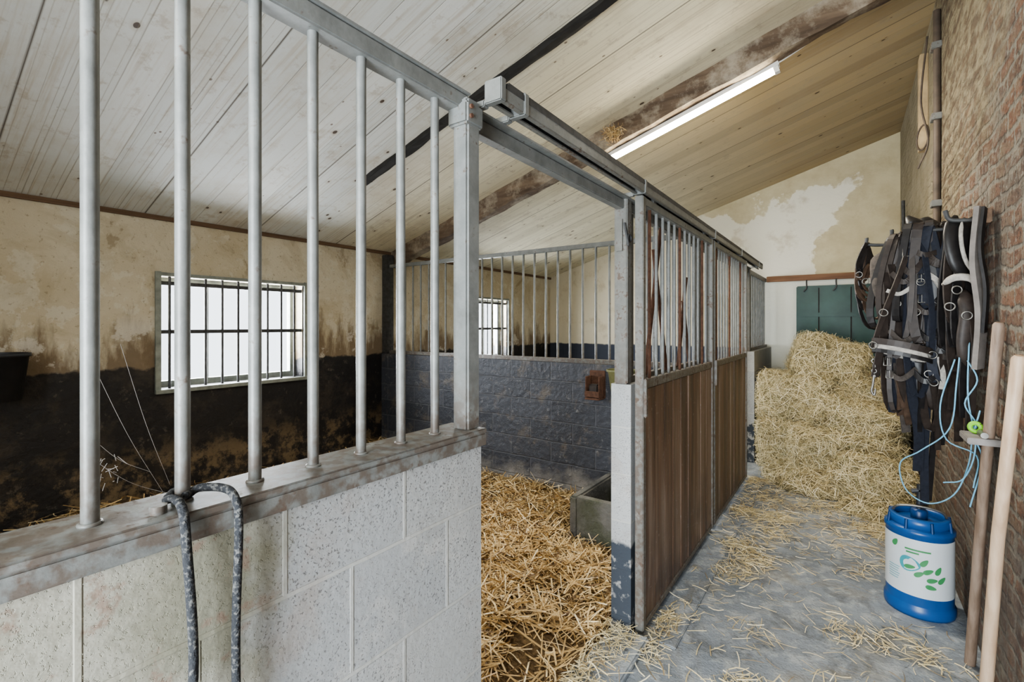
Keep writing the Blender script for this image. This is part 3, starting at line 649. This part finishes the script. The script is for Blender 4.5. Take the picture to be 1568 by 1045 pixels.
def drop(b,hx,hy,hz,w,L,mat,sw=0.028,th=0.005,sk=0.0,side=(0.8,0.6,0),dy=0.03,n=26,ex=1.0):
    pts=[]
    for i in range(n+1):
        a=2*math.pi*i/n
        zz=(1-math.cos(a))/2
        pts.append(Vector((min(XR-.012,hx+math.sin(a)*w*(0.35+0.65*zz**ex)+sk*zz),hy+dy*math.sin(a)+0.01*math.sin(3*a),hz-L*zz)))
    b.strap(pts,sw,th,mat,side); return pts
def hang(b,x,y,z,L,mat,sw=.03,th=.006,dx=0.0,side=(0.85,.5,0)):
    b.strap(catmull([(x,y,z),(x+dx*.3+random.uniform(-.015,.015),y-.02,z-L*.33),(x+dx*.7+random.uniform(-.015,.015),y-.01,z-L*.66),(min(XR-.015,x+dx),y+random.uniform(-.02,.02),z-L)]),sw,th,mat,side)
def ring(b,p,R=0.016): b.torus(p,R,0.003,METAL,(random.uniform(-.4,.4),1,random.uniform(-.3,.3)),k=16)
def buckle(b,p,s=0.014):
    x,y,z=p; b.tube([(x-s,y,z-s*1.3),(x+s,y,z-s*1.3),(x+s,y,z+s*1.3),(x-s,y,z+s*1.3),(x-s,y,z-s*1.3)],0.0028,METAL,6); b.cyl((x,y,z-s*1.3),(x,y,z+s*1.3),0.002,METAL,6)

b=MB()
LB2=simple('worn_bridle_leather',(0.085,0.055,0.038),0.5,0,0.4,30,0.2)
for k in range(7): drop(b,0.085+random.uniform(-.015,.015),3.42+0.012*k,1.92-.01*k,0.032+.007*k,0.16+.045*k,LB2 if k%2 else LEATH,0.020,0.006,sk=-.03+.012*k)
for k in range(3): drop(b,0.10,3.44+0.01*k,1.80,0.06+.012*k,0.16+.03*k,LB2,0.014,0.006,sk=.02)
for k in range(3): ring(b,(0.05+.03*k,3.40,1.74-.04*k))
b.build('leather_bridle')
b=MB()
b.pad(catmull([(0.18,3.20,1.85),(0.165,3.15,1.74),(0.18,3.13,1.62),(0.20,3.15,1.50),(0.19,3.18,1.36)],6),0.15,0.07,PADG,(1,.2,0))
b.pad(catmull([(0.25,3.17,1.85),(0.265,3.13,1.68),(0.25,3.12,1.52),(0.235,3.15,1.36)],6),0.13,0.06,LEATHB,(1,-.2,0))
b.pad(catmull([(0.13,3.12,1.72),(0.14,3.09,1.62),(0.18,3.08,1.53),(0.235,3.10,1.48)],6),0.07,0.04,PADG,(1,.2,.4))
b.pad(catmull([(0.31,3.12,1.98),(0.34,3.07,1.86),(0.36,3.06,1.70),(0.35,3.07,1.54),(0.33,3.10,1.38)],6),0.14,0.07,LEATH,(1,.2,0))
b.pad(catmull([(0.38,3.10,1.95),(0.405,3.05,1.82),(0.41,3.05,1.68),(0.40,3.08,1.50),(0.385,3.10,1.30)],6),0.11,0.06,LEATH,(1,.2,0))
b.pad(catmull([(0.24,3.08,1.99),(0.285,3.03,1.90),(0.29,3.03,1.78),(0.25,3.05,1.66)],6),0.07,0.04,LEATH,(1,.2,0))
b.pad(catmull([(0.19,3.12,1.46),(0.21,3.08,1.36),(0.24,3.08,1.26),(0.26,3.10,1.12)],6),0.10,0.045,PADG,(1,.2,0))
b.pad(catmull([(0.34,3.08,1.46),(0.345,3.06,1.34),(0.33,3.06,1.20),(0.34,3.08,1.04)],6),0.10,0.05,LEATHB,(1,.2,0))
b.pad(catmull([(0.29,3.08,1.42),(0.285,3.06,1.30),(0.29,3.06,1.18),(0.28,3.08,1.06)],6),0.08,0.04,LEATH,(1,.2,0))
for k in range(22): drop(b,0.17+.011*k+random.uniform(-.02,.02),3.04+random.uniform(-.05,.08),1.92+random.uniform(-.03,.03),random.uniform(.02,.075),random.uniform(.35,.98),random.choice((LEATH,LEATHB,LEATHB,WEB)),random.uniform(.018,.040),0.007,sk=random.uniform(-.06,.03),dy=random.uniform(-.05,.05),side=(random.uniform(.6,1),random.uniform(-.5,.7),0))
for k in range(26): hang(b,random.uniform(.13,.44),3.03+random.uniform(-.04,.08),random.uniform(1.25,1.92),random.uniform(.25,.60),random.choice((LEATH,LEATHB,LEATH,PADG,WEB)),random.uniform(.018,.045),.007,random.uniform(-.06,.06))
for k in range(12):
    x=random.uniform(.13,.34); z=random.uniform(1.22,1.85); b.strap(catmull([(x,3.0,z),(x+.05,2.97,z-.03-random.uniform(0,.04)),(x+.11,3.0,z+random.uniform(-.05,.06))]),.024,.007,random.choice((LEATHB,LEATH,PADG)),(0,.1,1))
for (x,z) in((.20,1.08),(.235,1.04),(.215,1.12)): hang(b,x,3.05,z+.12,.2,LB2,.028,.007,.01)
b.strap(catmull([(0.155,2.99,1.62),(0.20,2.97,1.60),(0.245,2.98,1.63)]),.018,.008,FLEECE,(0,.1,1)); b.strap(catmull([(0.30,2.98,1.70),(0.33,2.96,1.665),(0.355,2.97,1.62)]),.022,.010,FLEECE,(0,.1,1))
b.strap(catmull([(0.345,2.99,1.30),(0.36,2.98,1.22),(0.355,2.99,1.15)]),.02,.008,FLEECE,(1,.1,0))
for k in range(16): (ring if k%2 else buckle)(b,(random.uniform(.15,.43),2.98,random.uniform(1.15,1.87)))
b.build('driving_harness')
b=MB()
nbp=lambda rx,ry,z0:[Vector((0.21+rx*math.cos(a),2.98+ry*math.sin(a),z0-0.025*math.cos(a)-0.012*math.sin(a))) for a in [2*math.pi*i/24 for i in range(25)]]
b.strap(nbp(.098,.05,1.325),0.05,0.022,FLEECE,(0,0,1)); b.strap(nbp(.112,.063,1.345),0.030,0.008,LEATHB,(0,0,1)); b.strap(nbp(.112,.063,1.30),0.018,0.008,LEATH,(0,0,1))
b.strap(catmull([(0.10,2.97,1.34),(0.14,2.96,1.5),(0.21,2.97,1.72),(0.26,3.02,1.91)]),0.024,0.007,LEATHB,(0.8,.5,0)); b.strap(catmull([(0.32,2.97,1.32),(0.32,2.96,1.5),(0.30,2.96,1.72),(0.285,3.02,1.91)]),0.024,0.007,WEB,(0.8,.5,0))
for p in((0.10,2.95,1.35),(0.32,2.95,1.31),(0.14,2.945,1.51)): ring(b,p,0.017)
b.build('webbing_headcollar')
GG=simple('faded_grey_girth',(0.23,0.205,0.185),0.9)
b=MB()
for k in range(6): drop(b,0.405+random.uniform(-.025,.02),2.84+.02*k,1.91,0.035,random.uniform(.4,.80),(LEATH,LEATHB)[k%2],0.036,0.007,sk=random.uniform(-.03,.01))
b.pad(catmull([(0.385,2.84,1.93),(0.365,2.80,1.84),(0.375,2.79,1.74),(0.41,2.81,1.66)],6),0.06,0.035,LEATH,(.8,.4,0.2))
b.pad(catmull([(0.40,2.80,1.90),(0.392,2.77,1.83),(0.40,2.765,1.75),(0.425,2.79,1.68)],6),0.015,0.015,FLEECE,(.8,.4,0.2))
b.pad(catmull([(0.34,2.84,1.63),(0.375,2.79,1.655),(0.42,2.78,1.65),(0.45,2.81,1.62)],6),0.032,0.02,FLEECE,(0,.2,1))
b.pad(catmull([(0.41,2.82,1.60),(0.42,2.79,1.50),(0.41,2.79,1.38),(0.425,2.82,1.26)],6),0.07,0.04,LEATHB,(.8,.4,0.2))
for p in((0.38,2.77,1.60),(0.41,2.76,1.49),(0.36,2.79,1.53)): ring(b,p,0.017)
hang(b,.44,2.70,1.93,.66,GG,.06,.018,-.005,(.5,.85,0)); hang(b,.445,2.65,1.92,.50,LEATH,.035,.01,.0,(.4,.9,0)); hang(b,.40,2.82,1.55,.5,LEATH,.04,.008,.01); hang(b,.43,2.78,1.5,.5,LEATHB,.035,.008,-.01)
b.build('leather_halter')
b=MB()
b.strap(catmull([(0.33,3.10,1.5),(0.315,3.09,1.1),(0.305,3.09,0.8),(0.31,3.12,0.56)]),0.034,0.008,WEB,(0.9,.4,0)); b.strap(catmull([(0.365,3.1,1.5),(0.35,3.08,1.1),(0.335,3.10,0.8),(0.325,3.13,0.58)]),0.024,0.007,LEATH,(0.9,.4,0))
b.strap(catmull([(0.27,3.14,1.4),(0.275,3.12,1.1),(0.285,3.12,0.85),(0.30,3.14,0.7)]),0.024,0.006,LEATH,(0.9,.4,0))
for z in (1.27,1.245,1.22,1.195): b.torus((0.105,3.0,z),0.010,0.003,METAL,(1 if int(z*40)%2 else 0,.5,0),k=12)
b.tube(catmull([(0.105,3.0,1.20),(0.10,3.0,1.15),(0.095,3.0,1.12),(0.105,3.0,1.10),(0.11,3.0,1.13)]),0.005,METAL,8)
b.build('lead_strap')
b=MB()
def tw(p): b.tube(catmull(p,6),0.0030,TWINE,6)
tw([(0.40,2.80,1.42),(0.38,2.78,1.2),(0.36,2.8,1.0),(0.27,2.85,.88),(0.20,2.9,.80),(0.22,2.9,.68),(0.30,2.9,.63),(0.38,2.85,.70),(0.42,2.8,.85),(0.43,2.78,1.0)])
tw([(0.42,2.78,1.4),(0.41,2.74,1.15),(0.43,2.72,.95),(0.40,2.76,.80),(0.34,2.8,.76)])
tw([(0.38,2.82,1.3),(0.33,2.8,1.1),(0.35,2.8,.95),(0.44,2.76,.9),(0.42,2.7,.78)])
tw([(0.44,2.70,1.10),(0.42,2.68,1.0),(0.44,2.66,.9),(0.41,2.7,.7)])
tw([(0.41,2.75,1.30),(0.435,2.72,1.22),(0.40,2.74,1.12),(0.43,2.7,1.04),(0.40,2.72,.98)])
b.build('baling_twine')
b=MB(); b.bbox(XR-.10,XR,2.55,2.72,0.985,1.01,simple('grey_shelf_board',(0.30,0.28,0.27),0.8),0.003); b.cyl((XR-.05,2.56,1.022),(XR-.05,2.63,1.022),0.012,METAL,10); b.build('small_wall_shelf')
b=MB(); b.torus((XR-.06,2.66,1.036),0.017,0.009,LIME,(0.4,1,0),k=18); b.build('tape_roll')

b=MB(); b.tube([(0.425,2.80,0.0),(0.44,2.65,0.75),(0.458,2.50,1.45),(0.459,2.498,1.46)],0.018,POLE_D,14,rr=[.019,.018,.018,.012]); b.build('broom_handle')
b=MB(); b.tube([(0.415,2.48,0.0),(0.43,2.36,0.7),(0.455,2.23,1.34),(0.456,2.228,1.35)],0.019,POLE_L,14,rr=[.02,.019,.019,.012]); b.build('fork_handle')

# ------------------------------------------------------------------ canister
cx,cy,R=0.297,3.22,0.136; b=MB()
pr=[(0,0.0),(R+.004,0.0),(R+.008,0.012),(R+.008,0.045),(R,0.055),(R,0.06),(R,0.085),(R,0.40),(R+.006,0.407),(R+.006,0.425),(R-.008,0.432),(R-.03,0.44),(R-.035,0.45),(0.05,0.455),(0,0.455)]
b.lathe(cx,cy,pr,BLUE,56)
b.lathe(cx,cy,[(R-.022,0.432),(R-.012,0.442),(R-.012,0.475),(R-.03,0.482),(R-.034,0.465),(R-.034,0.44)],BLUE,56)
for i in range(8):
    a=i*math.pi/4+.3; b.cyl((cx+(R-.004)*math.cos(a),cy+(R-.004)*math.sin(a),0.42),(cx+(R-.01)*math.cos(a),cy+(R-.01)*math.sin(a),0.475),0.007,BLUED,8)
b.lathe(cx,cy,[(0.035,0.455),(0.035,0.495),(0.028,0.505),(0,0.505)],BLUED,24)
b.tube(catmull([(cx-.11,cy,0.47),(cx-.085,cy-.02,.51),(cx,cy-.03,.525),(cx+.085,cy-.02,.51),(cx+.11,cy,.47)]),0.006,METAL,8)
b.cyl((cx,cy,0.50),(cx+.003,cy,0.63),0.012,BLACKP,10); b.cyl((cx-.03,cy,.59),(cx+.04,cy,.61),0.012,BLACKP,10)
fa=math.atan2(-cy,-cx)
def cp(s,z,r): return (cx+r*math.cos(fa+s/R),cy+r*math.sin(fa+s/R),z)
def patch(s0,s1,z0,z1,mat,r,n=30):
    vs=[cp(s0+(s1-s0)*i/n,z,r) for i in range(n+1) for z in(z0,z1)]
    b.add(vs,[(2*i,2*i+2,2*i+3,2*i+1) for i in range(n)],mat,True)
patch(-0.22,0.22,0.105,0.385,LABEL,R+.0015)
def leaf(s,z,a,l,w,mat,r=R+.003):
    pts=[]
    for i in range(24):
        t=2*math.pi*i/24; p,q_=l*math.cos(t),w*math.sin(t)*(1-0.3*math.cos(t)); pts.append(cp(s+p*math.cos(a)-q_*math.sin(a),z-.015+p*math.sin(a)+q_*math.cos(a),r))
    b.add(pts,[tuple(range(24))],mat)
leaf(-.035,.275,0,.042,.036,TEALP); leaf(-.035,.275,0,.026,.02,LABEL,R+.004); leaf(-.035,.262,.2,.022,.01,GREEN,R+.005)
for s,z,a in((.02,.295,.9),(.035,.255,.5),(.05,.215,.2),(.075,.265,1.1),(.09,.22,.8),(.045,.18,-.2),(.0,.235,.6)): leaf(s,z,a,.022,.011,GREEN)
for (s0,s1,z) in((-.055,.045,.33),(-.05,.0,.315)): patch(s0,s1,z,z+.008,GREEN,R+.003,8)
for i in range(6): patch(-.135,-.085+.004*(i%3),.165+.012*i,.168+.012*i,TEALP,R+.003,6)
leaf(-.10,.36,1.0,.02,.012,GREEN)
b.build('blue_plastic_drum')

# ------------------------------------------------------------------ ropes looped over the cap
b=MB(); xf=-0.795
b.tube(catmull([(-0.868,.300,1.178),(-0.84,.302,1.184),(-0.808,.300,1.176),(xf,.300,1.13),(xf+.004,.308,.95),(xf,.300,.75),(xf+.005,.310,.45),(xf,.305,.2)]),0.0066,ROPEG,10)
b.tube(catmull([(-0.868,.332,1.18),(-0.86,.345,1.186),(-0.83,.365,1.186),(-0.805,.372,1.175),(xf,.374,1.13),(xf+.003,.368,.95),(xf,.372,.7),(xf+.004,.362,.4),(xf,.366,.15)]),0.0066,ROPEG,10)
b.tube(catmull([(-0.87,.302,1.180),(-0.888,.319,1.182),(-0.87,.336,1.180),(-0.852,.319,1.182)]),0.006,ROPEG,10)
b.tube(catmull([(xf,.305,.2),(xf+.01,.335,.12),(xf,.366,.15)]),0.0066,ROPEG,10)
b.build('tie_rope')

b=MB()
A0=[((-0.88,.205,1.42),(-0.94,.32,1.17)),((-0.93,.26,1.42),(-0.94,.33,1.18)),((-0.9,.205,1.27),(-0.9,.318,1.175)),((-0.92,.21,1.30),(-0.93,.30,1.21))]
for p,q_ in A0:
    p=Vector(p);q_=Vector(q_); mid=(p+q_)/2-Vector((0,0,.012)); b.tube(catmull([p,mid,q_],6),0.0003,WEBM,5)
for _ in range(22):
    p=Vector((-0.92,.235+random.uniform(-.015,.02),1.23+random.uniform(-.02,.02))); q_=p+Vector((random.uniform(-.01,.01),random.uniform(-.014,.014),random.uniform(-.014,.014))); b.tube([p,q_],0.0005,WEBM,4)
b.build('cobweb')

# ------------------------------------------------------------------ LIGHTS
w=bpy.data.worlds.new('sky'); scene.world=w; w.use_nodes=True
bg=w.node_tree.nodes['Background']; bg.inputs[0].default_value=(0.85,0.93,1,1); bg.inputs[1].default_value=1.6
def area(name,loc,rot,sx,sy,power,col):
    l=bpy.data.lights.new(name,'AREA'); l.shape='RECTANGLE'; l.size=sx; l.size_y=sy; l.energy=power; l.color=col
    o=bpy.data.objects.new(name,l); o.location=loc; o.rotation_euler=rot; scene.collection.objects.link(o); return o
area('daylight_window_1',(XB-0.45,1.94,1.45),(0,-math.pi/2,0),1.2,1.6,175,(0.91,0.955,1.0))
area('daylight_window_2',(XB-0.45,5.16,1.45),(0,-math.pi/2,0),1.2,1.6,175,(0.91,0.955,1.0))
area('daylight_doorway',(-0.16,YN-0.25,1.1),(math.pi/2,0,0),1.1,2.1,140,(0.87,0.94,1.0))
b=MB(); yl=-0.9  # added tube lamp, unseen behind the camera, brightens the near end
b.strap([(-1.9,yl,cz(-1.9)-.03),(-0.7,yl,cz(-.7)-.03)],0.06,0.04,WHITEP); b.cyl((-1.87,yl,cz(-1.87)-.065),(-0.73,yl,cz(-.73)-.065),0.0145,TUBE,14)
b.build('added_tube_lamp')
area('added_fill_near',(-1.3,yl,cz(-1.3)-.12),(0,-0.296,0),1.2,0.1,14,(1,0.98,0.92))  # added fill light below the unseen near tube
area('lamp_glow_far',(-0.99,3.65,cz(-0.99)-.26),(0,-0.296,0),1.2,0.06,36,(1,0.93,0.80))

# ------------------------------------------------------------------ CAMERA
cam=bpy.data.cameras.new('camera'); cam.lens=16.83; cam.sensor_width=36; cam.shift_y=-0.0156; cam.clip_start=0.02
co=bpy.data.objects.new('camera',cam); co.location=(0,0,1.45); co.rotation_euler=(math.radians(90),0,math.radians(35.1)); scene.collection.objects.link(co); scene.camera=co
scene.view_settings.view_transform='AgX'
scene.view_settings.look='AgX - Medium High Contrast'
scene.view_settings.exposure=0.88
